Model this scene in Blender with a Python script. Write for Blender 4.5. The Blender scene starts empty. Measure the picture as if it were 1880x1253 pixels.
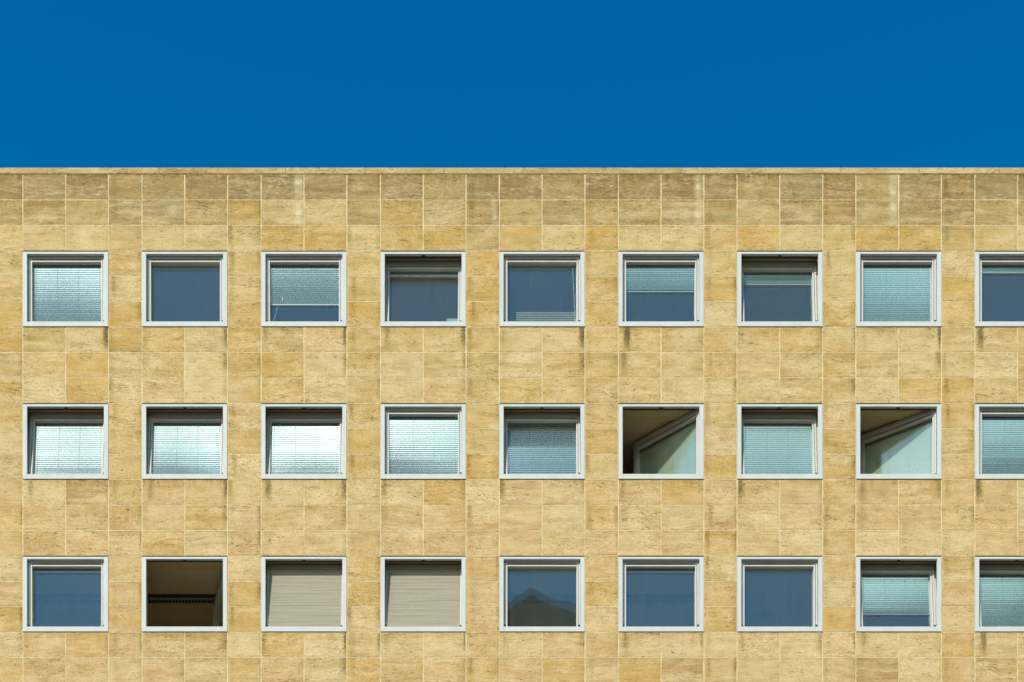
import bpy, bmesh, math, random
from mathutils import Matrix, Vector
R = math.radians
scene = bpy.context.scene
COL = scene.collection
rng = random.Random(11)

# ------------------------------------------------------------------ camera geometry
D, HOR, PXM = 31.0, 2850.0, 85.0            # camera distance, horizon row, pixels per metre on the facade
def X(px): return (px - 940.0) / PXM
def Z(py): return (HOR - py) / PXM
GROUND = -1.65
SUN_AZ, SUN_EL = 27.0, 40.0                 # sun stands in front of the facade, to the left

def lin(c):
    return tuple(((v/255.0)/12.92 if v/255.0 <= 0.04045 else ((v/255.0+0.055)/1.055)**2.4) for v in c)

# ------------------------------------------------------------------ material helpers
def new_mat(name):
    m = bpy.data.materials.new(name); m.use_nodes = True
    nt = m.node_tree; nt.nodes.clear()
    return m, nt
class G:
    """tiny node-graph writer"""
    def __init__(s, nt): s.nt = nt
    def n(s, t, **kw):
        nd = s.nt.nodes.new(t)
        for k, v in kw.items(): setattr(nd, k, v)
        return nd
    def l(s, a, b): s.nt.links.new(a, b)
    def put(s, sock, v):
        if hasattr(v, 'links') or hasattr(v, 'is_output'): s.l(v, sock)
        else: sock.default_value = v
    def math(s, op, a, b=None, c=None, clamp=False):
        nd = s.n('ShaderNodeMath', operation=op); nd.use_clamp = clamp
        s.put(nd.inputs[0], a)
        if b is not None: s.put(nd.inputs[1], b)
        if c is not None: s.put(nd.inputs[2], c)
        return nd.outputs[0]
    def mr(s, v, a, b, c=0.0, d=1.0, smooth=False):
        nd = s.n('ShaderNodeMapRange'); nd.clamp = True
        if smooth: nd.interpolation_type = 'SMOOTHSTEP'
        s.put(nd.inputs['Value'], v)
        for k, q in zip(('From Min','From Max','To Min','To Max'), (a,b,c,d)): s.put(nd.inputs[k], q)
        return nd.outputs['Result']
    def mix(s, f, a, b, blend='MIX'):
        nd = s.n('ShaderNodeMix', data_type='RGBA', blend_type=blend)
        s.put(nd.inputs[0], f); s.put(nd.inputs[6], a); s.put(nd.inputs[7], b)
        return nd.outputs[2]
    def noise(s, vec, scale, detail=3.0, rough=0.55, dist=0.0):
        nd = s.n('ShaderNodeTexNoise'); s.put(nd.inputs['Vector'], vec)
        nd.inputs['Scale'].default_value = scale; nd.inputs['Detail'].default_value = detail
        nd.inputs['Roughness'].default_value = rough; nd.inputs['Distortion'].default_value = dist
        return nd.outputs['Fac']
    def vmul(s, v, k):
        nd = s.n('ShaderNodeVectorMath', operation='MULTIPLY'); s.put(nd.inputs[0], v); nd.inputs[1].default_value = k
        return nd.outputs[0]
    def vadd(s, a, b):
        nd = s.n('ShaderNodeVectorMath', operation='ADD'); s.put(nd.inputs[0], a); s.put(nd.inputs[1], b)
        return nd.outputs[0]
    def attr(s, name):
        return s.n('ShaderNodeAttribute', attribute_name=name)
    def obj(s): return s.n('ShaderNodeNewGeometry').outputs['Position']
    def sep(s, v):
        nd = s.n('ShaderNodeSeparateXYZ'); s.put(nd.inputs[0], v); return nd.outputs
    def out(s, sh):
        o = s.n('ShaderNodeOutputMaterial'); s.l(sh, o.inputs['Surface'])
    def principled(s, color, rough=0.6, metal=0.0, spec=0.5, normal=None):
        b = s.n('ShaderNodeBsdfPrincipled')
        s.put(b.inputs['Base Color'], color if not isinstance(color, tuple) else (*color[:3], 1.0))
        s.put(b.inputs['Roughness'], rough); b.inputs['Metallic'].default_value = metal
        b.inputs['Specular IOR Level'].default_value = spec
        if normal is not None: s.l(normal, b.inputs['Normal'])
        return b.outputs[0]
    def bump(s, h, strength, dist):
        b = s.n('ShaderNodeBump'); b.inputs['Strength'].default_value = strength; b.inputs['Distance'].default_value = dist
        s.l(h, b.inputs['Height']); return b.outputs[0]

def simple(name, color, rough=0.6, metal=0.0, var=0.08, scale=6.0, stretch=(1,1,1), bump=0.0, spec=0.5):
    m, nt = new_mat(name); g = G(nt)
    p = g.vmul(g.obj(), stretch)
    n1 = g.noise(p, scale, 4, 0.6)
    c0 = tuple(v*(1-var) for v in color); c1 = tuple(min(1, v*(1+var)) for v in color)
    c = g.mix(g.mr(n1, 0.3, 0.7), (*c0,1), (*c1,1))
    nrm = g.bump(g.noise(p, scale*12, 3), bump, 0.004) if bump else None
    g.out(g.principled(c, rough, metal, spec, nrm))
    return m

# ------------------------------------------------------------------ stone cladding
STONE_K = 0.815
def stone_material(name, coping=False):
    m, nt = new_mat(name); g = G(nt)
    P = g.obj()
    at = g.attr('tint'); base = at.outputs['Color']
    mk = g.attr('marks'); mks = g.n('ShaderNodeSeparateColor'); g.l(mk.outputs['Color'], mks.inputs[0])
    sL, sR, sT = mks.outputs[0], mks.outputs[1], mks.outputs[2]
    wt = g.attr('wear'); wts = g.n('ShaderNodeSeparateColor'); g.l(wt.outputs['Color'], wts.inputs[0])
    dark_k, ochre_k, white_k = wts.outputs[0], wts.outputs[1], wts.outputs[2]
    seed = g.attr('seed').outputs['Fac']
    uvn = g.n('ShaderNodeUVMap', uv_map='UVMap').outputs[0]
    uvs = g.sep(uvn); u, v = uvs[0], uvs[1]
    off = g.n('ShaderNodeCombineXYZ'); g.put(off.inputs[0], g.math('MULTIPLY', seed, 31.7)); g.put(off.inputs[1], g.math('MULTIPLY', seed, 17.3)); g.put(off.inputs[2], g.math('MULTIPLY', seed, 53.1))
    Q = g.vadd(P, off.outputs[0])
    # slow bedding curves: bend the vertical coordinate a little
    qs = g.sep(Q)
    bend = g.math('MULTIPLY', g.math('SUBTRACT', g.noise(g.vmul(Q, (1.1,1,1.1)), 1.0, 1), 0.5), 0.22)
    zz = g.math('ADD', qs[2], bend)
    cb = g.n('ShaderNodeCombineXYZ'); g.put(cb.inputs[0], qs[0]); g.put(cb.inputs[1], qs[1]); g.put(cb.inputs[2], zz)
    B = cb.outputs[0]
    bands = g.noise(g.vmul(B, (0.55,1,9.0)), 1.0, 4, 0.62)
    fine = g.noise(g.vmul(B, (3.2,1,44.0)), 1.0, 4, 0.72)
    grain = g.noise(g.vmul(Q, (34,1,64)), 1.0, 3, 0.75)
    blot = g.noise(g.vmul(Q, (1.6,1,2.6)), 1.0, 3, 0.55)
    c = base
    # lighter and darker bedding
    c = g.mix(g.mr(bands, 0.47, 0.68, 0, 0.60), c, (*[q*0.82 for q in lin((242,220,174))],1))
    c = g.mix(g.mr(bands, 0.30, 0.46, 0.55, 0), c, g.mix(1.0, base, (0.80,0.70,0.50,1), 'MULTIPLY'))
    c = g.mix(g.mr(fine, 0.48, 0.70, 0, 0.55), c, g.mix(1.0, base, (0.62,0.53,0.38,1), 'MULTIPLY'))
    # broad soft light and dark clouds inside a slab
    soft = g.noise(g.vmul(Q, (2.1,1,3.6)), 1.0, 3, 0.6)
    c = g.mix(g.mr(soft, 0.34, 0.50, 0.75, 0), c, g.mix(1.0, c, (0.84,0.80,0.66,1), 'MULTIPLY'))
    c = g.mix(g.mr(soft, 0.52, 0.68, 0, 0.55), c, (*[q*0.82 for q in lin((236,214,164))],1))
    # ochre clouds
    oc = g.math('MULTIPLY', g.mr(g.math('ADD', g.math('MULTIPLY', bands, 0.55), g.math('MULTIPLY', blot, 0.45)), 0.42, 0.60, smooth=True), ochre_k)
    c = g.mix(oc, c, (*[q*0.86 for q in lin((206,162,72))],1))
    # rusty hairlines
    hl = g.noise(g.vmul(B, (0.9,1,22.0)), 1.0, 2, 0.5)
    hm = g.math('MULTIPLY', g.mr(hl, 0.62, 0.72), 0.40)
    c = g.mix(hm, c, (*[q*0.8 for q in lin((196,140,70))],1))
    # pits: short dark dashes along the bedding, in clusters
    pit = g.noise(g.vmul(B, (10.0,1,60.0)), 1.0, 2.5, 0.6)
    clus = g.noise(g.vmul(B, (1.5,1,6.5)), 1.0, 2.5, 0.55)
    thr = g.math('ADD', pit, g.math('MULTIPLY', g.math('SUBTRACT', clus, 0.5), 0.40))
    thr = g.math('ADD', thr, g.math('MULTIPLY', dark_k, 0.07))
    pm = g.mr(thr, 0.615, 0.71, 0, 0.70)
    c = g.mix(pm, c, (*[q*0.75 for q in lin((100,74,42))],1))
    # surface speckle
    c = g.mix(g.mr(grain, 0.30, 0.70, 0.0, 1.0), g.mix(1.0, c, (0.66,0.63,0.56,1), 'MULTIPLY'), g.mix(1.0, c, (1.20,1.20,1.22,1), 'MULTIPLY'))
    # grey weathering crust at the parapet
    lich = g.noise(g.vmul(Q, (9.0,1,22.0)), 1.0, 5, 0.75)
    lm = g.math('MULTIPLY', g.mr(lich, 0.36, 0.60, smooth=True), g.mr(dark_k, 0.15, 1.0, 0.0, 0.80))
    c = g.mix(lm, c, (*[q*0.8 for q in lin((150,128,88))],1))
    crust = g.math('MULTIPLY', g.mr(g.noise(g.vmul(B, (1.3,1,13)), 1.0, 6, 0.78), 0.55, 0.68), g.mr(dark_k, 0.30, 0.9, 0.0, 0.90))
    c = g.mix(crust, c, (*[q*0.8 for q in lin((98,82,58))],1))
    if not coping:
        # run-off streaks from the window corners and sills (attribute-driven, per slab)
        ragged = g.noise(g.vmul(P, (16.0,1,1.4)), 1.0, 4, 0.7)
        rag2 = g.noise(g.vmul(P, (30.0,1,22.0)), 1.0, 3, 0.7)
        uu = g.math('ADD', u, g.math('MULTIPLY', g.math('SUBTRACT', ragged, 0.5), 0.16))
        bl = g.math('MULTIPLY', g.mr(g.math('ABSOLUTE', g.math('SUBTRACT', uu, g.math('ADD', 0.05, g.math('MULTIPLY', seed, 0.16)))), 0.0, 0.15, 1, 0, True), sL)
        br = g.math('MULTIPLY', g.mr(uu, g.math('ADD', 0.72, g.math('MULTIPLY', seed, 0.18)), 0.98, 0, 1, True), sR)
        bt = g.math('MULTIPLY', g.mr(g.math('ADD', v, g.math('MULTIPLY', g.math('SUBTRACT', ragged, 0.5), 1.5)), 0.62, 1.25, 0, 1), sT)
        st = g.math('MAXIMUM', g.math('MAXIMUM', bl, br), bt)
        fade = g.mr(v, 0.0, 0.55, 0.25, 1.0)
        st = g.math('MULTIPLY', st, g.math('MULTIPLY', fade, g.mr(rag2, 0.30, 0.62, 0.35, 1.0)), clamp=True)
        olive = g.mix(1.0, c, (0.58,0.54,0.30,1), 'MULTIPLY')
        c = g.mix(g.mr(st, 0.0, 0.5, 0, 0.8), c, olive)
        c = g.mix(g.mr(st, 0.30, 0.80, 0, 0.92), c, (*[q*0.8 for q in lin((92,80,60))],1))
        # pale repair filler
        wv = g.n('ShaderNodeVectorMath', operation='DISTANCE')
        wq = g.n('ShaderNodeCombineXYZ'); g.put(wq.inputs[0], g.math('MULTIPLY', uu, 1.6)); g.put(wq.inputs[1], g.math('ADD', v, g.math('SUBTRACT', g.math('MULTIPLY', seed, 0.5), 0.25))); wq.inputs[2].default_value = 0
        g.l(wq.outputs[0], wv.inputs[0]); wv.inputs[1].default_value = (1.41, 0.46, 0)
        spot = g.mr(g.math('ADD', wv.outputs['Value'], g.math('MULTIPLY', g.math('SUBTRACT', rag2, 0.5), 0.42)), 0.05, 0.20, 1, 0)
        smear = g.math('MULTIPLY', g.mr(g.math('ABSOLUTE', g.math('SUBTRACT', uu, 0.885)), 0.03, 0.15, 1, 0, True), 0.30)
        c = g.mix(g.math('MULTIPLY', g.math('MAXIMUM', g.math('MULTIPLY', spot, 0.75), smear), white_k), c, (*[q*0.8 for q in lin((238,224,182))],1))
        # mortar smeared over the arrises, and dirt that collects along them
        eu = g.math('MINIMUM', u, g.math('SUBTRACT', 1.0, u)); ev = g.math('MINIMUM', v, g.math('SUBTRACT', 1.0, v))
        edge = g.math('MINIMUM', g.math('MULTIPLY', eu, 0.92), g.math('MULTIPLY', ev, 0.55))
        en = g.noise(g.vmul(P, (9,1,9)), 1.0, 4, 0.7)
        em = g.math('MULTIPLY', g.mr(edge, 0.0, 0.05, 1, 0, True), g.mr(en, 0.42, 0.66))
        c = g.mix(g.math('MULTIPLY', em, 0.5), c, g.mix(1.0, c, (0.66,0.60,0.46,1), 'MULTIPLY'))
        ec = g.math('MULTIPLY', g.mr(edge, 0.0, 0.014, 1, 0), g.mr(en, 0.55, 0.40))
        c = g.mix(g.math('MULTIPLY', ec, 0.7), c, (*[q*0.82 for q in lin((240,220,172))],1))
    h = g.math('ADD', g.math('MULTIPLY', pm, -1.0), g.math('MULTIPLY', fine, 0.5))
    g.out(g.principled(c, 0.85, 0, 0.2, g.bump(h, 0.35, 0.006)))
    return m

# ------------------------------------------------------------------ other materials
M = {}
M['stone'] = stone_material('sandstone_cladding')
M['coping'] = stone_material('coping_stone', True)
M['mortar'] = simple('mortar', tuple(q*0.80 for q in lin((230,210,158))), 0.9, 0, 0.26, 1.7, (1,1,1), 0.3)
M['alu'] = simple('pale_aluminium', (0.545,0.57,0.54), 0.62, 0.0, 0.06, 3.0, (1,1,0.4), 0.0, 0.15)
M['alu_side'] = simple('coated_aluminium', (0.56,0.56,0.52), 0.55, 0.0, 0.05, 4.0, (1,1,1), 0.0, 0.2)
M['box'] = simple('roller_box_aluminium', (0.50,0.51,0.50), 0.40, 0.25, 0.05, 4.0)
M['black'] = simple('black_rubber_and_gap_shade', (0.012,0.014,0.016), 0.6, 0, 0.2, 8.0)
M['flash'] = simple('dark_flashing', (0.03,0.035,0.04), 0.6, 0, 0.2, 8.0)
M['lining'] = simple('cream_lining', (0.55,0.43,0.23), 0.7, 0, 0.05, 2.0)
M['ceiling'] = simple('ceiling_panel', (0.58,0.46,0.29), 0.8, 0, 0.06, 2.0)
M['room'] = simple('room_plaster', (0.42,0.36,0.28), 0.85, 0, 0.06, 1.0)
M['floor'] = simple('brown_carpet', (0.42,0.28,0.14), 0.95, 0, 0.15, 9.0)
M['louvre'] = simple('louvre_metal', (0.07,0.065,0.05), 0.4, 0.5, 0.1, 9.0)
M['ring'] = simple('downlight_ring', (0.5,0.5,0.48), 0.4, 0.3, 0.1, 9.0)
M['cord'] = simple('blind_cord', (0.30,0.36,0.34), 0.8, 0, 0.05, 9.0)
M['whitecord'] = simple('white_cord', (0.7,0.72,0.7), 0.7, 0, 0.05, 9.0)
M['cassette'] = simple('blind_cassette_metal', (0.035,0.05,0.055), 0.5, 0, 0.05, 9.0)
M['roof'] = simple('roof_gravel', (0.28,0.26,0.23), 0.95, 0, 0.25, 20.0, (1,1,1), 0.4)
M['ground'] = simple('dark_ground', (0.13,0.115,0.065), 0.9, 0, 0.15, 0.6, (1,1,1), 0.2)
M['slate'] = simple('dark_roof_slate', (0.17,0.155,0.08), 0.65, 0, 0.25, 3.0, (1,1,3), 0.3)
M['towerwall'] = simple('dark_tower_brick', (0.17,0.155,0.085), 0.9, 0, 0.25, 2.0, (1,1,4), 0.3)
M['unseen_hills'] = simple('unseen_hillside', (0.022,0.036,0.022), 0.95, 0, 0.4, 0.05)  # for the added hills that only darken reflections
M['slatwood'] = simple('beige_slat', (0.34,0.27,0.20), 0.55, 0, 0.1, 5.0)
M['paper'] = simple('pale_sheet', (0.42,0.44,0.42), 0.7, 0, 0.05, 5.0)

def blind_material(name, rough, share, dif=(0.38,0.47,0.40,1)):
    m, nt = new_mat(name); g = G(nt)
    n = g.noise(g.vmul(g.obj(), (0.6,1,30)), 1.0, 2)
    c = g.mix(g.mr(n, 0.3, 0.7), (0.76,0.78,0.76,1), (0.84,0.85,0.83,1))
    d = g.n('ShaderNodeBsdfDiffuse'); d.inputs[0].default_value = dif
    gl = g.n('ShaderNodeBsdfGlossy'); g.l(c, gl.inputs[0]); gl.inputs['Roughness'].default_value = rough
    mx = g.n('ShaderNodeMixShader'); mx.inputs[0].default_value = share
    g.l(d.outputs[0], mx.inputs[1]); g.l(gl.outputs[0], mx.inputs[2]); g.out(mx.outputs[0])
    return m
M['blind'] = blind_material('metallic_blind', 0.050, 0.82, (0.46,0.64,0.60,1))
M['dull_blind'] = blind_material('dull_blind', 0.065, 0.70, (0.34,0.54,0.52,1))
M['matt_blind'] = blind_material('matt_blind', 0.10, 0.36, (0.46,0.54,0.38,1))

def screen_material():
    m, nt = new_mat('screen_fabric'); g = G(nt)
    P = g.obj()
    w = g.noise(g.vmul(P, (0.45,1,15)), 1.0, 2.5, 0.6)
    weave = g.noise(g.vmul(P, (90,90,90)), 1.0, 2)
    c = g.mix(g.mr(weave, 0.3, 0.7), (0.335,0.31,0.225,1), (0.40,0.37,0.27,1))
    d = g.principled(c, 0.85, 0, 0.2, g.bump(w, 0.9, 0.035))
    t = g.n('ShaderNodeBsdfTranslucent'); t.inputs[0].default_value = (0.3,0.28,0.2,1)
    mx = g.n('ShaderNodeMixShader'); mx.inputs[0].default_value = 0.12
    g.l(d, mx.inputs[1]); g.l(t.outputs[0], mx.inputs[2]); g.out(mx.outputs[0])
    return m
M['screen'] = screen_material()

def glass_material():
    m, nt = new_mat('coated_window_glass'); g = G(nt)
    P = g.obj()
    tr = g.n('ShaderNodeBsdfTransparent'); tr.inputs[0].default_value = (0.915,0.985,0.97,1)
    gl = g.n('ShaderNodeBsdfGlossy'); gl.inputs['Roughness'].default_value = 0.0
    gl.inputs[0].default_value = (1.0,1.0,0.86,1)
    wob = g.noise(g.vmul(P, (1.3,1,1.1)), 1.0, 2)
    g.l(g.bump(wob, 0.035, 0.02), gl.inputs['Normal'])
    lw = g.n('ShaderNodeLayerWeight'); lw.inputs[0].default_value = 0.5
    fac = g.math('ADD', g.math('MULTIPLY', g.math('POWER', lw.outputs['Facing'], 3.0), 0.75), 0.13, clamp=True)
    mx = g.n('ShaderNodeMixShader'); g.l(fac, mx.inputs[0]); g.l(tr.outputs[0], mx.inputs[1]); g.l(gl.outputs[0], mx.inputs[2])
    # thin film of dust with rain runs
    runs = g.noise(g.vmul(P, (34,1,1.0)), 1.0, 4, 0.7)
    spots = g.noise(g.vmul(P, (40,1,34)), 1.0, 1, 0.5)
    dust = g.math('ADD', g.mr(runs, 0.42, 0.80, 0.022, 0.045), g.mr(spots, 0.80, 0.86, 0.0, 0.22))
    df = g.n('ShaderNodeBsdfDiffuse'); df.inputs[0].default_value = (0.56,0.62,0.64,1)
    m2 = g.n('ShaderNodeMixShader'); g.l(dust, m2.inputs[0]); g.l(mx.outputs[0], m2.inputs[1]); g.l(df.outputs[0], m2.inputs[2])
    g.out(m2.outputs[0])
    return m
M['glass'] = glass_material()

# ------------------------------------------------------------------ mesh helpers
class MB:
    def __init__(s): s.v = []; s.f = []
    def box(s, x0, x1, y0, y1, z0, z1):
        b = len(s.v)
        s.v += [(x0,y0,z0),(x1,y0,z0),(x1,y1,z0),(x0,y1,z0),(x0,y0,z1),(x1,y0,z1),(x1,y1,z1),(x0,y1,z1)]
        s.f += [(b,b+3,b+2,b+1),(b+4,b+5,b+6,b+7),(b,b+1,b+5,b+4),(b+1,b+2,b+6,b+5),(b+2,b+3,b+7,b+6),(b+3,b,b+4,b+7)]
    def quad(s, a, b, c, d):
        k = len(s.v); s.v += [a,b,c,d]; s.f.append((k,k+1,k+2,k+3))
    def prism_x(s, prof, x0, x1):
        """closed (y,z) profile swept along x"""
        k = len(s.v); n = len(prof)
        s.v += [(x0,y,z) for y,z in prof] + [(x1,y,z) for y,z in prof]
        for i in range(n):
            j = (i+1) % n; s.f.append((k+i, k+j, k+n+j, k+n+i))
        s.f.append(tuple(range(k+n-1, k-1, -1))); s.f.append(tuple(range(k+n, k+2*n)))
    def prism_y(s, prof, y0, y1):
        k = len(s.v); n = len(prof)
        s.v += [(x,y0,z) for x,z in prof] + [(x,y1,z) for x,z in prof]
        for i in range(n):
            j = (i+1) % n; s.f.append((k+i, k+n+i, k+n+j, k+j))
        s.f.append(tuple(range(k, k+n))); s.f.append(tuple(range(k+2*n-1, k+n-1, -1)))
    def bar(s, a, b, r):
        a = Vector(a); b = Vector(b); d = (b-a).normalized()
        u = d.orthogonal().normalized()*r; w = d.cross(u)
        k = len(s.v)
        for p in (a, b):
            for q in (u, w, -u, -w): s.v.append(tuple(p+q))
        for i in range(4):
            j = (i+1) % 4; s.f.append((k+i,k+j,k+4+j,k+4+i))
        s.f.append((k+3,k+2,k+1,k)); s.f.append((k+4,k+5,k+6,k+7))
    def mesh(s, name, mat, bevel=0.0, smooth=False):
        me = bpy.data.meshes.new(name); me.from_pydata(s.v, [], s.f)
        bm = bmesh.new(); bm.from_mesh(me)
        bmesh.ops.recalc_face_normals(bm, faces=bm.faces) if bevel else None
        if bevel:
            bmesh.ops.bevel(bm, geom=[e for e in bm.edges], offset=bevel, segments=1, affect='EDGES', clamp_overlap=True)
        bm.to_mesh(me); bm.free()
        me.materials.append(mat)
        if smooth: me.shade_smooth()
        return me
def link(name, me, parent=None, mat4=None, label=None):
    o = bpy.data.objects.new(name, me); COL.objects.link(o)
    if parent is not None: o.parent = parent
    if mat4 is not None: o.matrix_local = mat4
    if label: o['label'] = label
    return o

# ------------------------------------------------------------------ facade grid
PITCH = 218.45
CX = [120.4, 339.0, 558.0, 777.0, 995.2, 1213.6, 1431.6, 1649.8, 1868.2]      # window centre columns in pixels
ALLC = {i: CX[i] for i in range(9)}
for i in (-2,-1): ALLC[i] = CX[0] + PITCH*i
for i in (9,10): ALLC[i] = CX[8] + PITCH*(i-8)
ROWH = 46.68; ROW0 = 320.4
def rowy(r): return ROW0 + ROWH*r
WROWS = [3, 9, 15, 21]                        # first slab row of each window band
NR = 58
xs = []                                       # slab columns (x0, x1, c)
for i in sorted(ALLC):
    c = ALLC[i]
    xs += [(c-78.6, c, 3*i), (c, c+78.6, 3*i+1)]
    nxt = ALLC.get(i+1, c+PITCH)
    xs.append((c+78.6, nxt-78.6, 3*i+2))
XL, XR = X(xs[0][0]), X(xs[-1][1])
ZTOP = Z(ROW0); ZCOP = Z(309.2)
EXTRA = {(r, i) for r in range(3) for i in (-1, 9)} | {(3, i) for i in range(-1, 10)}
WIN = {(r, i) for r in range(3) for i in range(9)} | EXTRA

PAL = {'pale':(225,202,147), 'tan':(216,190,130), 'warm':(219,191,133), 'ochre':(214,184,116), 'brown':(196,167,109), 'grey':(194,174,122), 'olive':(207,182,118)}
FIX = {}
def put(kind, *cells):
    for c in cells: FIX[c] = kind
put('brown', (0,-1),(0,2),(0,4),(0,7),(0,8),(0,12),(0,14),(0,17),(0,20),(0,23),(1,0),(1,11),(1,20),(8,1))
put('grey', (0,0),(0,5),(0,11),(0,19),(0,6),(0,22),(0,25),(1,3),(1,17),(1,23),(2,11),(2,23),(0,24))
put('olive', (0,1),(0,3),(0,9),(0,10),(0,13),(0,15),(0,16),(0,18),(0,21),(1,1),(1,4),(1,12),(1,14),(6,-1),(7,8),(7,11),(7,5),(1,-1),(6,0),(6,2))
put('ochre', (1,5),(1,9),(2,9),(2,10),(2,18),(2,21),(2,22),(2,6),(2,7),(5,-1),(5,2),(5,5),(5,8),(4,11),(4,14),(5,14),(4,17),(4,23),(7,1),(7,6),(8,1),(12,10),(10,8),(11,17),(16,8),(16,14),(16,5),(17,20),(17,5),(19,13),(19,15),(5,11),(12,16),(17,-1))
put('pale', (2,0),(2,1),(2,3),(2,4),(1,6),(1,7),(1,10),(2,13),(2,15),(2,16),(2,19),(8,0),(8,7),(8,9),(7,9),(7,7),(13,13),(18,7),(18,9),(18,10),(18,15),(18,18),(18,19),(18,21),(18,22))
put('brown', (19,16),(19,21),(12,1)) ; put('tan', (19,4),(19,5),(19,7),(19,24))
OCHRE = {k: 0.46 for k, v in FIX.items() if v == 'ochre'}
OCHRE.update({(6,20):.5,(7,14):.5,(7,5):.42,(7,8):.42,(6,2):.6,(6,-1):.6,(2,23):.5,(2,14):.7,(3,17):.5,(3,11):.5,(10,2):.3,(13,2):.4,(13,-1):.4,(2,12):.6,(2,11):.5})
WHITE = {(0,6):1.0,(1,6):1.0,(0,16):1.0,(1,16):.8,(0,21):.9,(1,21):.9,(1,11):.55}
# run-off: (row, col) -> (left, right, top)
MARK = {}
def win_marks(wr, i, l=0, r=0, t=0, ld=1, rd=1):
    r0 = WROWS[wr]+3
    for k in range(ld):
        a = MARK.setdefault((r0+k, 3*i), [0,0,0]); a[0] = max(a[0], l*(1-0.4*k))
    for k in range(rd):
        a = MARK.setdefault((r0+k, 3*i+1), [0,0,0]); a[1] = max(a[1], r*(1-0.35*k))
    for c in (0,1):
        a = MARK.setdefault((r0, 3*i+c), [0,0,0]); a[2] = max(a[2], t)
for i,(l,r,t,ld,rd) in enumerate([(.15,1,.3,1,1),(.3,.9,.4,1,2),(.45,.85,.45,1,2),(.55,.8,.4,1,2),(.4,1,.25,1,3),(1,.35,.3,2,1),(.4,.45,.35,1,1),(.3,1,.45,1,2),(.85,.3,.3,1,1)]): win_marks(0,i,l,r,t,ld+(i%3==1),rd+(i%2))
for i,(l,r,t,ld,rd) in enumerate([(.5,.35,.6,1,1),(.5,.85,.6,1,3),(.7,.75,.35,1,3),(.6,.45,.4,2,1),(.7,.4,.3,1,1),(.45,.3,.6,1,1),(.8,.4,.4,1,1),(.55,.55,.5,2,1),(.9,.3,.4,1,1)]): win_marks(1,i,l,r,t,ld+(i%2),rd+(i%3==0))
for i,(l,r,t,ld,rd) in enumerate([(.25,.4,.4,1,1),(.2,.5,.5,1,1),(.6,.85,.4,1,3),(.4,.7,.5,1,2),(.4,.5,.4,1,1),(.6,.5,.5,1,1),(.5,.5,.4,1,1),(.5,.3,.3,1,1),(.75,.3,.3,1,1)]): win_marks(2,i,l,r,t,ld,rd)

verts, faces, tint, marks, wear, seeds, uvs = [], [], [], [], [], [], []
GV, GH = 0.0100, 0.0085                       # half joint widths
def slab(x0, x1, z0, z1, col, mk=(0,0,0), wr=(0,0,0), depth=0.03):
    b = len(verts); j = rng.uniform(0, 0.0018); sd = rng.random()
    jx = [rng.uniform(-.002,.002) for _ in range(4)]
    verts.extend([(x0+jx[0],-j,z0+jx[1]*.6),(x1+jx[1],-j,z0+jx[2]*.6),(x1+jx[2],-j,z1+jx[3]*.6),(x0+jx[3],-j,z1+jx[0]*.6),
                  (x0,depth,z0),(x1,depth,z0),(x1,depth,z1),(x0,depth,z1)])
    fs = [(0,1,2,3),(0,4,5,1),(1,5,6,2),(2,6,7,3),(3,7,4,0)]
    uvq = {0:(0,0),1:(1,0),2:(1,1),3:(0,1),4:(0,0),5:(1,0),6:(1,1),7:(0,1)}
    for f in fs:
        faces.append(tuple(b+q for q in f))
        for q in f: uvs.append(uvq[q])
        tint.append((*col,1)); marks.append((*mk,1)); wear.append((*wr,1)); seeds.append(sd)
def is_window(r, c):
    i, k = divmod(c, 3)
    if k == 2: return False
    for wi, r0 in enumerate(WROWS):
        if r0 <= r < r0+3 and (wi, i) in WIN: return True
    return False
for (px0, px1, c) in xs:
    for r in range(NR):
        if is_window(r, c): continue
        pier = c % 3 == 2
        kind = FIX.get((r, c))
        if kind is None:
            q = rng.random()
            if r == 0: kind = rng.choice(['brown','grey','olive','olive'])
            elif r == 1: kind = rng.choice(['tan','olive','tan','grey'])
            elif r < 12: kind = 'tan' if q < .5 else 'pale' if q < .72 else 'warm' if q < .88 else 'ochre'
            else: kind = 'warm' if q < .45 else 'pale' if q < .72 else 'tan' if q < .92 else 'ochre'
        col = PAL[kind]
        f = rng.uniform(-4, 4); low = min(1.0, r/16.0)
        col = (col[0]+f+4*low, col[1]+f*.9+2*low, col[2]+f*.7+9*low)
        kk = STONE_K*(.86 if r == 0 else .93 if r == 1 else 1.0)
        col = lin(col); col = (col[0]*kk*.985, col[1]*kk*1.005, col[2]*kk*.965)
        dk = {0: rng.uniform(.55,1.0), 1: rng.uniform(.2,.5), 2: rng.uniform(.0,.22)}.get(r, rng.uniform(-.12,.14))
        oc = OCHRE.get((r,c), rng.uniform(.05,.45) if pier else rng.uniform(0,.25))
        mk = tuple(MARK.get((r,c), (rng.choice([0,.15,.28,.38,.5]), rng.choice([.05,.18,.3,.42,.55]), rng.choice([0,0,.15,.3])) if pier else (rng.uniform(0,.14), rng.uniform(0,.16), rng.choice([0,0,.12]))))
        if r < 3 and (r,c) not in MARK: mk = (mk[0]*1.1, mk[1]*1.1, rng.choice([.15,.35,.55,.8]) if r == 0 else rng.choice([0,.2,.4,.6]) if r == 1 else rng.choice([0,0,.25,.4]))
        slab(X(px0)+GV, X(px1)-GV, Z(rowy(r+1))+GH, Z(rowy(r))-GH, col, mk, (max(-1,dk), oc, WHITE.get((r,c),0)))
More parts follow.
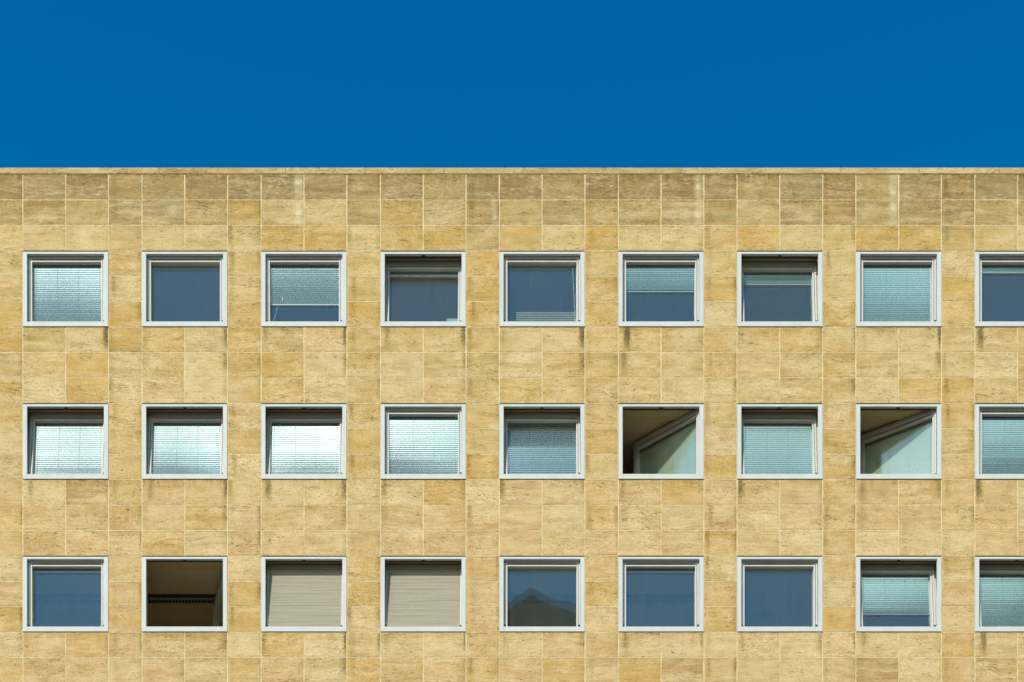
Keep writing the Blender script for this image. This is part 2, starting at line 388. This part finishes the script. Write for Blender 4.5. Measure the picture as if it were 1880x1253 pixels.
def attr_mesh(name, mat):
    me = bpy.data.meshes.new(name); me.from_pydata(verts, [], faces)
    uvl = me.uv_layers.new(name='UVMap'); uvl.data.foreach_set('uv', [q for p in uvs for q in p])
    for nm, data in (('tint', tint), ('marks', marks), ('wear', wear)):
        a = me.attributes.new(nm, 'FLOAT_COLOR', 'FACE'); a.data.foreach_set('color', [q for p in data for q in p])
    a = me.attributes.new('seed', 'FLOAT', 'FACE'); a.data.foreach_set('value', seeds)
    me.materials.append(mat)
    return me

bld = bpy.data.objects.new('office_building', None); COL.objects.link(bld)
bld.location = (0, 0, GROUND)
bld['label'] = 'flat roofed office building clad in ochre sandstone slabs with three rows of square aluminium windows'
bld['category'] = 'building'
UP = Matrix.Translation((0, 0, -GROUND))      # children are modelled in camera-height coordinates
link('wall', attr_mesh('wall', M['stone']), bld, UP)
# coping: long stone strips
verts, faces, tint, marks, wear, seeds, uvs = [], [], [], [], [], [], []
px = xs[0][0] - 4
cuts = [670, 815, 961, 1107, 1252, 1398]
lo = 670
edges = []
q = 670 - 145.5*8
while q < xs[-1][1]: edges.append(q); q += 145.5
edges.append(xs[-1][1]+4)
for a, b in zip(edges, edges[1:]):
    k = rng.uniform(-8, 8); base = rng.choice([(218,190,132),(212,182,122),(222,196,140)])
    b0 = len(verts)
    x0, x1, z0, z1 = X(a)+.004, X(b)-.004, ZTOP+.006, ZCOP
    verts += [(x0,-.012,z0),(x1,-.012,z0),(x1,-.012,z1),(x0,-.012,z1),(x0,.55,z0),(x1,.55,z0),(x1,.55,z1+.03),(x0,.55,z1+.03)]
    sd = rng.random()
    uvq = {0:(0,0),1:(1,0),2:(1,1),3:(0,1),4:(0,0),5:(1,0),6:(1,1),7:(0,1)}
    for f in [(0,1,2,3),(0,4,5,1),(1,5,6,2),(3,2,6,7),(3,7,4,0),(4,7,6,5)]:
        faces.append(tuple(b0+w for w in f)); uvs += [uvq[w] for w in f]
        tint.append((*[STONE_K*v for v in lin(tuple(v+k for v in base))],1)); marks.append((0,0,0,1)); wear.append((.42,.1,0,1)); seeds.append(sd)
link('coping', attr_mesh('coping', M['coping']), bld, UP)

# mortar bed behind the slabs (with the window holes), recessed a few millimetres
mb = MB(); YM = 0.0024
def hole_spans(r):
    out = []
    for wi, r0 in enumerate(WROWS):
        if r0 <= r < r0+3:
            out = [(X(ALLC[i]-78.6), X(ALLC[i]+78.6)) for (w, i) in sorted(WIN) if w == wi]
    return out
segs = []; r = 0
while r < NR:
    inb = [r0 for r0 in WROWS if r0 <= r < r0+3]
    if inb: segs.append((r, inb[0]+3)); r = inb[0]+3
    else:
        e = r+1
        while e < NR and not any(r0 <= e < r0+3 for r0 in WROWS): e += 1
        segs.append((r, e)); r = e
for (ra, rb) in segs:
    z1, z0 = Z(rowy(ra)), Z(rowy(rb)); x = XL
    if ra == 0: z1 += .03
    for (h0, h1) in hole_spans(ra):
        mb.quad((x,YM,z0),(h0,YM,z0),(h0,YM,z1),(x,YM,z1)); x = h1
    mb.quad((x,YM,z0),(XR,YM,z0),(XR,YM,z1),(x,YM,z1))
link('mortar_joint', mb.mesh('mortar_joint', M['mortar']), bld, UP)

# the other sides and the roof of the block
DEP = 13.0
mb = MB()
zb = GROUND
mb.box(XL-.25, XL-.001, .0, DEP, zb, ZTOP); mb.box(XR+.001, XR+.25, .0, DEP, zb, ZTOP); mb.box(XL, XR, DEP-.25, DEP-.001, zb, ZTOP-.001)
link('side_wall', mb.mesh('side_wall', M['room']), bld, UP)
mb = MB(); mb.box(XL, XR, .56, DEP-.26, ZTOP-.9, ZTOP-.6)
link('roof', mb.mesh('roof', M['roof']), bld, UP)

# ------------------------------------------------------------------ window units
W, H = 1.842, 1.612                          # outer frame
FS, FB, FT = 0.091, 0.108, 0.048             # face widths: sides, bottom, top
IW = W - 2*FS; ZB = FB; ZT = H - FT          # clear opening
Y0 = -0.012; Y1 = 0.048                      # frame front and back
SY = 0.058                                   # sash plane (pivot)
SASH_H = ZT - ZB
def frame_mesh():
    mb = MB()
    hw = W/2
    for sx in (-1, 1):
        a, b = sorted((sx*hw, sx*(hw-FS))); mb.box(a, b, Y0, Y1, 0, H)
    mb.box(-hw+FS, hw-FS, Y0+.0015, Y1, 0, FB); mb.box(-hw+FS, hw-FS, Y0+.0015, Y1, ZT, H)
    # bottom drip lip and an inner bead
    mb.box(-hw-.004, hw+.004, Y0-.006, Y0-.0005, -.004, .016)
    return mb.mesh('window', M['alu'], 0.0025)
def flash_mesh():
    mb = MB(); hw = W/2
    mb.box(-hw-.006, hw+.006, .012, .16, H+.001, H+.036)
    mb.box(-hw-.006, hw+.006, .012, .16, -.030, -.006)
    for sx in (-1, 1):
        a, b = sorted((sx*(hw+.001), sx*(hw+.010))); mb.box(a, b, .012, .16, -.006, H)
    return mb.mesh('flashing', M['flash'])
LW, LT, LB, LY = IW/2+.075, ZT+.085, ZB-.06, 0.40
def lining_mesh():
    mb = MB(); t = .02
    mb.box(-LW-t, -LW, Y1+.002, LY, LB, LT); mb.box(LW, LW+t, Y1+.002, LY, LB, LT)
    mb.box(-LW-t, LW+t, Y1+.002, LY, LT, LT+t); mb.box(-LW-t, LW+t, Y1+.002, LY, LB-t, LB)
    # thin trim bead at the room end of the soffit
    mb.box(-LW, LW, LY, LY+.05, LT-.012, LT+.03)
    return mb.mesh('window_lining', M['lining'])
# the moving assembly is modelled around the bottom rail pivot: x centred, y=0 at the sash face, z=0 at the clear opening's bottom
SW = IW/2 - 0.004
RG = 0.036                                   # guide rail width
GX = SW - RG - 0.042                         # glass half width
ZG1 = SASH_H - 0.098                         # glass top
def sash_mesh():
    mb = MB()
    yb = .128
    for sx in (-1, 1):
        a, b = sorted((sx*(SW-RG-.011), sx*GX)); mb.box(a, b, .012, yb, -.05, SASH_H+.045)
        a, b = sorted((sx*(SW+.05), sx*(SW-RG-.0115))); mb.box(a, b, .046, yb-.002, -.05, SASH_H+.045)
    mb.box(-GX, GX, .0275, yb-.001, -.05, -.004)                      # bottom rail
    mb.box(-GX, GX, .014, yb, ZG1, ZG1+.036)                     # top rail
    mb.box(-GX, GX, .088, yb-.001, ZG1+.036, SASH_H+.045)
    return mb.mesh('sash', M['alu_side'], 0.002)
def rail_mesh():
    mb = MB(); mb.box(-RG/2, RG/2, 0.0, .0255, .082, SASH_H-.040)
    return mb.mesh('guide_rail', M['alu'], 0.0025)
def gap_shade_mesh():  # black strip standing in for shade in the gap behind a guide rail
    mb = MB()
    mb.box(-RG/2-.0112, RG/2+.006, .036, .0455, -.03, SASH_H-.04)
    return mb.mesh('gap_shade_strip', M['black'])
def cap_mesh():
    mb = MB(); mb.box(-RG/2-.002, RG/2+.003, -.004, .0255, .048, .0815)
    return mb.mesh('end_cap', M['black'])
def roller_mesh():
    mb = MB(); z0, z1 = SASH_H-.036, SASH_H+.064
    prof = [(0.0,z0+.02),(0.006,z0+.006),(0.016,z0),(0.085,z0),(0.085,z1),(0.016,z1),(0.005,z1-.008),(0.0,z1-.022)]
    mb.prism_x(prof, -SW+.002, SW-.002)
    return mb.mesh('roller_box', M['box'])
PANE_Y = .086
def pane_mesh(tilt):
    mb = MB(); z0, z1 = -.010, ZG1+.008
    mb.quad((-GX-.006,PANE_Y,z0),(GX+.006,PANE_Y,z0),(GX+.006,PANE_Y,z1),(-GX-.006,PANE_Y,z1))
    d = math.tan(R(tilt))*(z1-z0)
    yb = PANE_Y+.046
    mb.quad((-GX-.006,yb,z0),(GX+.006,yb,z0),(GX+.006,yb+d,z1),(-GX-.006,yb+d,z1))
    return mb.mesh('pane', M['glass'])
def blind_mesh(ztop, zbot, ndeg, seed, mat):
    """venetian slats between ztop and zbot (sash coords); ndeg = elevation of the slat normal in sash space"""
    rr = random.Random(seed); mb = MB()
    pitch = 0.046; w = 0.053; yb = PANE_Y+.024; hx = GX-.004
    nxt = ztop; k = 0
    while nxt - pitch > zbot - .004:
        zc = nxt - pitch/2; nxt -= pitch; k += 1
        a0 = R(ndeg + rr.uniform(-.05,.05)); sag = rr.uniform(-.0005,.0005)
        pts = []
        for s, bow in ((-.5,0),(-.05,-.00006),(.34,0),(.5,-.0028)):
            # direction along the slat height (mostly z); normal (y<0 outward)
            dz, dy = math.cos(a0)*w*s, math.sin(a0)*w*s
            pts.append((yb + dy + bow*math.cos(a0), zc + dz))
        b = len(mb.v)
        for i,(y,z) in enumerate(pts):
            mb.v.append((-hx, y, z+sag)); mb.v.append((hx, y, z-sag))
        for i in range(3): mb.f.append((b+2*i, b+2*i+1, b+2*i+3, b+2*i+2))
    return mb.mesh('blind', mat)
def cord_mesh(ztop, zbot):
    mb = MB(); yb = PANE_Y+.006
    mb.bar((0, yb, zbot), (0, yb, ztop), .0018)
    return mb.mesh('ladder_cord', M['cord'])
def railbar_mesh(z):
    mb = MB(); yb = PANE_Y+.018; mb.box(-GX+.004, GX-.004, yb-.006, yb+.012, z-.018, z)
    return mb.mesh('bottom_rail', M['box'], .002)
def screen_mesh(seed):
    rr = random.Random(seed); mb = MB(); z0, z1 = .030, SASH_H-.036; n = 60; hx = SW-RG+.012
    ph = [rr.uniform(0,6) for _ in range(4)]
    pts = []
    for i in range(n+1):
        z = z0 + (z1-z0)*i/n
        pts.append([(-hx+2*hx*k/8, .0065+.0012*math.sin(z*9+ph[0]+k*.5)+.0008*math.sin(z*23+ph[1]-k*.8), z) for k in range(9)])
    for p in pts: mb.v += p
    for i in range(n):
        for k in range(8): mb.f.append((i*9+k, i*9+k+1, (i+1)*9+k+1, (i+1)*9+k))
    return mb.mesh('roller_screen', M['screen'], 0, True)
def screenbar_mesh():
    mb = MB(); mb.box(-SW+RG-.012, SW-RG+.012, .002, .022, .004, .032); return mb.mesh('screen_bar', M['alu'], .003)
def cassette_mesh():
    mb = MB(); mb.box(-GX+.002, GX-.002, PANE_Y+.010, PANE_Y+.038, ZG1-.058, ZG1+.004); return mb.mesh('blind_cassette', M['cassette'], .002)
def latch_mesh():
    mb = MB(); mb.box(-.035, .035, .018, .046, ZT-.010, ZT-.0005); return mb.mesh('latch', M['black'], .002)
ME = dict(frame=frame_mesh(), flash=flash_mesh(), lining=lining_mesh(), sash=sash_mesh(), rail=rail_mesh(), cap=cap_mesh(), gap_shade_strip=gap_shade_mesh(),
          box=roller_mesh(), pane=pane_mesh(0.155), bar=screenbar_mesh(), cassette=cassette_mesh(), latch=latch_mesh())

ELC = 10.2                                    # elevation of the cloud bank's lower edge seen in the slats
TOPS = [463.3, 743.2, 1023.3, 1303.3]
def view_el(py): return math.degrees(math.atan((HOR-py)/(PXM*D)))
# state: closed | tilt | open ; blind: None or (fraction of glass height covered, fraction from top where the bright part ends)
ST = {
 (0,0):('closed',(1.0,.74)), (0,1):('closed',None), (0,2):('closed',(.60,.26)), (0,3):('tilt',(.035,.5)), (0,4):('closed',None), (0,5):('closed',(.38,.10)),
 (0,6):('tilt',(.165,.03)), (0,7):('closed',(1.0,.72)), (0,8):('closed',(.07,.0)),
 (1,0):('tilt',(1.0,.82)), (1,1):('tilt',(1.0,.98)), (1,2):('tilt',(1.0,1.10)), (1,3):('closed',(1.0,.76)), (1,4):('tilt',(1.0,.76)), (1,5):('open',(1.0,.80)),
 (1,6):('tilt',(1.0,.78)), (1,7):('open',(1.0,.86)), (1,8):('closed',(1.0,.68)),
 (2,0):('closed',(.0,.5)), (2,1):('open',None), (2,2):('tilt','screen'), (2,3):('tilt','screen'), (2,4):('closed',None), (2,5):('closed',(.0,.5)), (2,6):('closed',None),
 (2,7):('tilt',(.66,.34)), (2,8):('tilt',(1.0,.62)),
}
OPEN = {(1,5):37.0, (1,7):28.5, (2,1):69.0}
TILT = 6.6
WLAB = {
 (0,0):'closed window at the left of the top row, its blind fully down', (0,1):'closed window in the top row with clear unblinded glass',
 (0,2):'closed window in the top row with its blind lowered a little past halfway', (0,3):'window tilted inward in the top row with a pale sheet in its lower right corner',
 (0,4):'closed window in the top row with beige slats along the bottom of its glass', (0,5):'closed window in the top row with its blind about a third down',
 (0,6):'window tilted inward in the top row with a short strip of blind', (0,7):'closed window in the top row, its greenish blind fully down', (0,8):'closed window cut by the right photo edge in the top row, blind pulled up',
 (1,0):'tilted window at the left of the middle row, bright blind down', (1,1):'tilted window second from left in the middle row, bright blind down',
 (1,2):'tilted window with the brightest, nearly white blind in the middle row', (1,3):'closed window in the middle row with a bright blind down',
 (1,4):'tilted window just left of the wide open one in the middle row', (1,5):'window swung wide open in the middle row, nearest the centre', (1,6):'tilted window between the two wide open ones in the middle row',
 (1,7):'window swung wide open in the middle row, nearer the right edge', (1,8):'closed window cut by the right photo edge in the middle row, blind down',
 (2,0):'closed window at the left of the bottom row with clear glass', (2,1):'window swung fully open in the bottom row, showing the dark ceiling',
 (2,2):'tilted window with beige fabric screen, beside the fully open one', (2,3):'tilted window with beige fabric screen, beside the roof reflection',
 (2,4):'closed window mirroring a dark gabled roof', (2,5):'clear closed window just right of the roof reflection', (2,6):'clear closed window with a round downlight showing low in its glass',
 (2,7):'tilted window in the bottom row with its blind two thirds down', (2,8):'tilted window cut by the right photo edge in the bottom row, blind down',
}
def build_window(wr, i):
    cx, ty = ALLC[i], TOPS[wr]
    base = Matrix.Translation((X(cx), 0, Z(ty)-H))
    win = link('window', ME['frame'], bld, UP @ base, WLAB.get((wr,i)))
    link('flashing', ME['flash'], win); link('window_lining', ME['lining'], win)
    state, bl = ST.get((wr,i), ('closed', (1.0,.7)))
    if state == 'closed': T = Matrix.Translation((0, SY, ZB))
    elif state == 'tilt': T = Matrix.Translation((0, SY, ZB)) @ Matrix.Rotation(R(-(TILT+rng.uniform(-.3,.3))), 4, 'X')
    else:
        T = Matrix.Translation((SW+.035, SY+.004, ZB)) @ Matrix.Rotation(R(-OPEN[(wr,i)]), 4, 'Z') @ Matrix.Translation((-SW-.035, 0, 0))
    link('sash', ME['sash'], win, T)
    for sx in (-1, 1):
        Tr = T @ Matrix.Translation((sx*(SW-RG/2), 0, 0))
        link('guide_rail', ME['rail'], win, Tr)
        if state != 'open': link('end_cap', ME['cap'], win, Tr)
    link('roller_box', ME['box'], win, T)
    link('gap_shade_strip', ME['gap_shade_strip'], win, T @ Matrix.Translation((SW-RG/2, 0, 0)))
    link('gap_shade_strip', ME['gap_shade_strip'], win, T @ Matrix.Translation((-SW+RG/2, 0, 0)) @ Matrix.Rotation(math.pi, 4, 'Z') @ Matrix.Translation((0, -.0815, 0)))
    link('pane', ME['pane'], win, T)
    if state != 'closed': link('latch', ME['latch'], win)
    if bl == 'screen':
        link('roller_screen', screen_mesh(wr*20+i), win, T); link('screen_bar', ME['bar'], win, T)
    elif bl:
        cover, frac = bl
        zt = ZG1 - .060; zbm = zt - cover*(zt+.01)
        py = ty + FT*PXM + (ZT-ZB-ZG1)*PXM + frac*ZG1*PXM
        if state == 'open':
            nel = -6.0
        elif (wr, i) == (1, 4):
            nel = (67.8 - view_el(py))/2 - TILT
        else:
            nel = (ELC - (.65 if wr == 0 else 0) - (.55 if i >= 5 else 0) - view_el(py))/2 - (TILT if state == 'tilt' else 0)
        # a facing-down normal: top edge leans outward (y smaller) -> sign below
        link('blind_cassette', ME['cassette'], win, T)
        link('blind', blind_mesh(zt, zbm, nel, wr*31+i, M['matt_blind' if state == 'open' else 'dull_blind' if wr == 0 else 'blind']), win, T)
        if cover > .15:
            cm = cord_mesh(zt, zbm)
            for x in (-.92,-.30,.30,.92): link('ladder_cord', cm, win, T @ Matrix.Translation((x*GX, 0, 0)))
        if cover < .98: link('bottom_rail', railbar_mesh(zbm), win, T)
    return win, base, T
for key in sorted(WIN): 
    win, base, T = build_window(*key)
    if key == (0,4):
        mb = MB()
        for k in range(5):
            z = .155 + k*.050
            mb.box(-GX+.19, GX-.01, .150, .160, z, z+.034)
        link('interior_slats', mb.mesh('interior_slats', M['slatwood'], .003), win, T, 'beige slats low behind the glass')
        mb = MB(); mb.bar((GX-.02,.10,.05),(GX-.085,.10,ZG1-.05),.004)
        link('pull_cord', mb.mesh('pull_cord', M['whitecord']), win, T)
    if key == (0,2):
        mb = MB(); mb.bar((-GX+.03,.10,.05),(-GX+.16,.10,.47),.003); mb.box(-GX+.25,-GX+.266,.098,.106,.60,.66)
        link('pull_cord', mb.mesh('pull_cord', M['whitecord']), win, T)
    if key == (0,3):
        mb = MB(); mb.box(GX-.255, GX-.004, PANE_Y+.056, PANE_Y+.058, .02, .285)
        o = link('paper_sheet', mb.mesh('paper_sheet', M['paper'], .0005))
        o.matrix_world = base @ T
        o['label'] = 'small pale sheet stuck inside the lower right corner of a tilted window'; o['category'] = 'paper'

# ------------------------------------------------------------------ rooms behind the windows
RD = 7.2
def floor_levels(wr): 
    return Z(TOPS[wr]) - FT + .125, Z(TOPS[wr]) - FT + .125 - 2.78
mbc, mbf, mbw = MB(), MB(), MB()
for wr in range(4):
    zc, zf = floor_levels(wr)
    y = LY + .052; k = 0
    while y < RD:
        mbc.box(XL+.02, XR-.02, y, min(RD, y+.398), zc, zc+.02); y += .412
    mbc.box(XL+.01, XR-.01, LY+.03, RD, zc+.021, zc+.10)
    mbf.box(XL+.01, XR-.01, .06, RD, zf-.10, zf)
    mbw.box(XL+.01, XR-.01, RD+.002, RD+.1, zf, zc+.02)
    for i in range(-1, 10, 2):
        xm = X((ALLC[i] + ALLC.get(i+1, ALLC[i]+PITCH))/2)
        mbw.box(xm-.05, xm+.05, .07, RD, zf+.001, zc-.001)
    # inner face of the facade
link('ceiling', mbc.mesh('ceiling', M['ceiling']), bld, UP)
link('floor_slab', mbf.mesh('floor_slab', M['floor']), bld, UP)
link('partition_wall', mbw.mesh('partition_wall', M['room']), bld, UP)

def strip_light(px, length, d, label):
    zc = floor_levels(2)[0]
    e = bpy.data.objects.new('ceiling_light', None); COL.objects.link(e); e.location = (X(px)*(D+d)/D, d, zc-.002)
    e['label'] = label; e['category'] = 'ceiling light'; e['group'] = 'louvred strip lights on the bottom row ceilings'
    mb = MB(); L = length/2
    mb.box(-L, L, -.11, -.098, -.055, 0); mb.box(-L, L, .098, .11, -.055, 0); mb.box(-L, L, -.098, .098, -.012, -.001)
    mb.box(-L, -L+.012, -.098, .098, -.055, -.012); mb.box(L-.012, L, -.098, .098, -.055, -.012)
    link('housing', mb.mesh('housing', M['louvre']), e)
    mb = MB(); n = int(length/.075)
    for k in range(1, n): x = -L + length*k/n; mb.box(x-.004, x+.004, -.097, .097, -.052, -.014)
    mb.box(-L+.013, L-.013, -.004, .004, -.050, -.016)
    link('louvre', mb.mesh('louvre', M['box']), e)
strip_light(125, 2.1, 1.42, 'dark louvred strip light behind the clear glass of the bottom left window')
strip_light(338, 2.1, 1.42, 'dark louvred strip light on the ceiling seen through the fully open window')
strip_light(1000, 2.1, 1.42, 'dashed strip light behind the glass that mirrors the gabled roof')
strip_light(1216, 2.1, 1.42, 'dashed strip light behind the clear window right of the roof reflection')
def downlight(px, py, label):
    zc = floor_levels(2)[0]; d = D*(zc-.02)/((HOR-py)/PXM) - D
    e = bpy.data.objects.new('downlight', None); COL.objects.link(e); e.location = (X(px)*(D+d)/D, d, zc-.002)
    e['label'] = label; e['category'] = 'downlight'; e['group'] = 'round downlights in the bottom row ceilings'
    for nm, r0, r1, zz, mt in (('trim_ring', .105, .15, -.02, M['ring']), ('reflector', .0, .104, -.012, M['black'])):
        mb = MB(); n = 28
        for k in range(n):
            a, b = 2*math.pi*k/n, 2*math.pi*(k+1)/n
            ca, sa, cb2, sb = math.cos(a), math.sin(a), math.cos(b), math.sin(b)
            mb.quad((r0*ca,r0*sa,zz),(r1*ca,r1*sa,zz),(r1*cb2,r1*sb,zz),(r0*cb2,r0*sb,zz))
            mb.quad((r1*ca,r1*sa,zz),(r1*ca,r1*sa,0),(r1*cb2,r1*sb,0),(r1*cb2,r1*sb,zz))
        link(nm, mb.mesh(nm, mt), e)
downlight(1406, 1128, 'round downlight low behind the clear unblinded glass of the bottom row')
downlight(1613, 1128, 'round downlight below the raised blind of the tilted bottom row window')

# ------------------------------------------------------------------ ground and the roof mirrored in one window
mb = MB(); mb.quad((-900,-900,GROUND),(900,-900,GROUND),(900,900,GROUND),(-900,900,GROUND))
g_o = link('ground', mb.mesh('ground', M['ground'])); g_o['kind'] = 'structure'
mb = MB(); hr = random.Random(5); n = 120  # unseen hills, added behind the camera so the slats mirror a dark band
ph = [hr.uniform(0, 6.28) for _ in range(6)]
ring = []
for k in range(n+1):
    a = math.pi*(1.0 + (k/n)) + 0.0
    h = 134 + 5*math.sin(5*a+ph[0]) + 4*math.sin(13*a+ph[1]) + 3*math.sin(29*a+ph[2]) + hr.uniform(-1.5,1.5)
    ring.append((a, h))
for (a0,h0),(a1,h1) in zip(ring, ring[1:]):
    def P(a, r, z): return (r*math.cos(a), -D + r*math.sin(a), z)
    mb.quad(P(a0,430,GROUND-.5),P(a1,430,GROUND-.5),P(a1,520,h1*.55),P(a0,520,h0*.55))
    mb.quad(P(a0,520,h0*.55),P(a1,520,h1*.55),P(a1,620,h1),P(a0,620,h0))
    mb.quad(P(a0,620,h0),P(a1,620,h1),P(a1,860,GROUND-.5),P(a0,860,GROUND-.5))
hl_o = link('unseen_hills', mb.mesh('unseen_hills', M['unseen_hills'], 0, True)); hl_o['kind'] = 'structure'
TL = 45.0; TK = PXM*D/(D+TL)
def tx(px): return (px-940)/TK
def tz(py): return (HOR-py)/TK
tw = bpy.data.objects.new('gabled_tower', None); COL.objects.link(tw); tw.location = (tx(1000), -TL, GROUND)
tw['label'] = 'dark gabled tower across the street, mirrored in one bottom row window'; tw['category'] = 'building'
tw_up = Matrix.Translation((-tx(1000), 0, -GROUND))
mb = MB(); mb.box(tx(908), tx(1094), -7.0, -.02, GROUND, tz(1140))
link('wall', mb.mesh('wall', M['towerwall']), tw, tw_up)
mb = MB()
top = [(902,1146),(905,1126),(932,1103),(950,1088),(966,1076),(974,1072),(982,1074),(996,1082),(1016,1091),(1036,1097),(1050,1102),(1062,1109),(1080,1126),(1098,1134),(1098,1146)]
mb.prism_y([(tx(a), tz(b)) for a, b in top], -7.3, 0.0)
link('roof', mb.mesh('roof', M['slate']), tw, tw_up)

# ------------------------------------------------------------------ sun, sky, camera
sd = Vector((-math.sin(R(SUN_AZ))*math.cos(R(SUN_EL)), -math.cos(R(SUN_AZ))*math.cos(R(SUN_EL)), math.sin(R(SUN_EL))))
sun = bpy.data.lights.new('sun', 'SUN'); sun.energy = 4.4; sun.angle = R(0.5); sun.color = (1.0, 0.945, 0.85)
so = bpy.data.objects.new('sun', sun); COL.objects.link(so); so.rotation_euler = sd.to_track_quat('Z', 'Y').to_euler()
so.location = sd*80
w = bpy.data.worlds.new('World'); scene.world = w; w.use_nodes = True
nt = w.node_tree; nt.nodes.clear(); g = G(nt)
sky = g.n('ShaderNodeTexSky', sky_type='NISHITA'); sky.sun_disc = False
sky.sun_elevation = R(SUN_EL); sky.sun_rotation = math.atan2(sd.x, sd.y)
sky.air_density = 1.0; sky.dust_density = 0.0; sky.ozone_density = 3.0
sat = g.n('ShaderNodeHueSaturation'); sat.inputs['Saturation'].default_value = 1.0; g.l(sky.outputs[0], sat.inputs['Color'])
col = g.mix(1.0, sat.outputs[0], (0.0,0.76,1.10,1), 'MULTIPLY')
dirv = g.n('ShaderNodeTexCoord').outputs['Generated']
ds = g.sep(dirv)
el = g.math('MULTIPLY', g.math('ARCSINE', ds[2]), 180/math.pi)
cn = g.noise(g.vmul(dirv, (6,6,14)), 1.0, 2, 0.5)
cn2 = g.noise(g.vmul(dirv, (20,20,40)), 1.0, 1.6, 0.5)
edge = g.math('ADD', el, g.math('MULTIPLY', g.math('SUBTRACT', cn, 0.5), 3.4))
edge = g.math('ADD', edge, g.math('MULTIPLY', g.math('SUBTRACT', cn2, 0.5), 1.8))
bank = g.math('MULTIPLY', g.mr(edge, 8.2, 10.2, 0, 1, True), g.mr(edge, 20.0, 27.0, 1, 0, True))
hi = g.math('MULTIPLY', g.mr(edge, 66.6, 68.6, 0, 1, True), g.mr(edge, 73.0, 78.0, 0.55, 0, True))  # high cloud patch added out of view to brighten one blind's reflection
bank = g.math('MAXIMUM', bank, hi)
bank = g.math('MULTIPLY', bank, g.mr(ds[1], -0.18, 0.0, 1, 0))
ccol = g.mix(g.mr(cn2, 0.35, 0.65), (13.5,14.2,14.2,1), (26.0,26.6,26.2,1))
ccol = g.mix(g.mr(ds[0], -0.08, 0.05), ccol, g.mix(1.0, ccol, (0.27,0.37,0.37,1), 'MULTIPLY'))
col = g.mix(1.0, col, g.mix(g.mr(el, 37.0, 48.0), (1.0,1.07,1.06,1), (1.0,0.93,0.95,1)), 'MULTIPLY')
veil = g.math('MULTIPLY', g.mr(ds[1], 0.1, -0.5), 0.22)
col = g.mix(veil, col, (2.3,2.75,2.3,1))
fin = g.mix(bank, col, ccol)
bg = g.n('ShaderNodeBackground'); g.l(fin, bg.inputs['Color']); bg.inputs['Strength'].default_value = 0.15
wo = g.n('ShaderNodeOutputWorld'); g.l(bg.outputs[0], wo.inputs['Surface'])

cam = bpy.data.cameras.new('camera'); co = bpy.data.objects.new('camera', cam); COL.objects.link(co)
co.location = (0, -D, 0); co.rotation_euler = (R(90), 0, 0)
cam.sensor_width = 36; cam.lens = 36*PXM*D/1880.0
cam.shift_x = 0.0; cam.shift_y = (HOR-626.5)/1880.0
cam.clip_start = 0.1; cam.clip_end = 3000
scene.camera = co
vs = scene.view_settings
scene.display_settings.display_device = 'sRGB'
vs.view_transform = 'Standard'; vs.look = 'None'; vs.exposure = 0.0; vs.gamma = 1.0; vs.use_curve_mapping = False
scene.render.engine = 'CYCLES'
scene.cycles.max_bounces = 12; scene.cycles.transparent_max_bounces = 16; scene.cycles.glossy_bounces = 6; scene.cycles.diffuse_bounces = 5
scene.cycles.sample_clamp_indirect = 8
scene.cycles.use_denoising = True
scene.cycles.denoising_prefilter = 'ACCURATE'; scene.cycles.denoising_input_passes = 'RGB_ALBEDO'
scene.cycles.use_adaptive_sampling = False
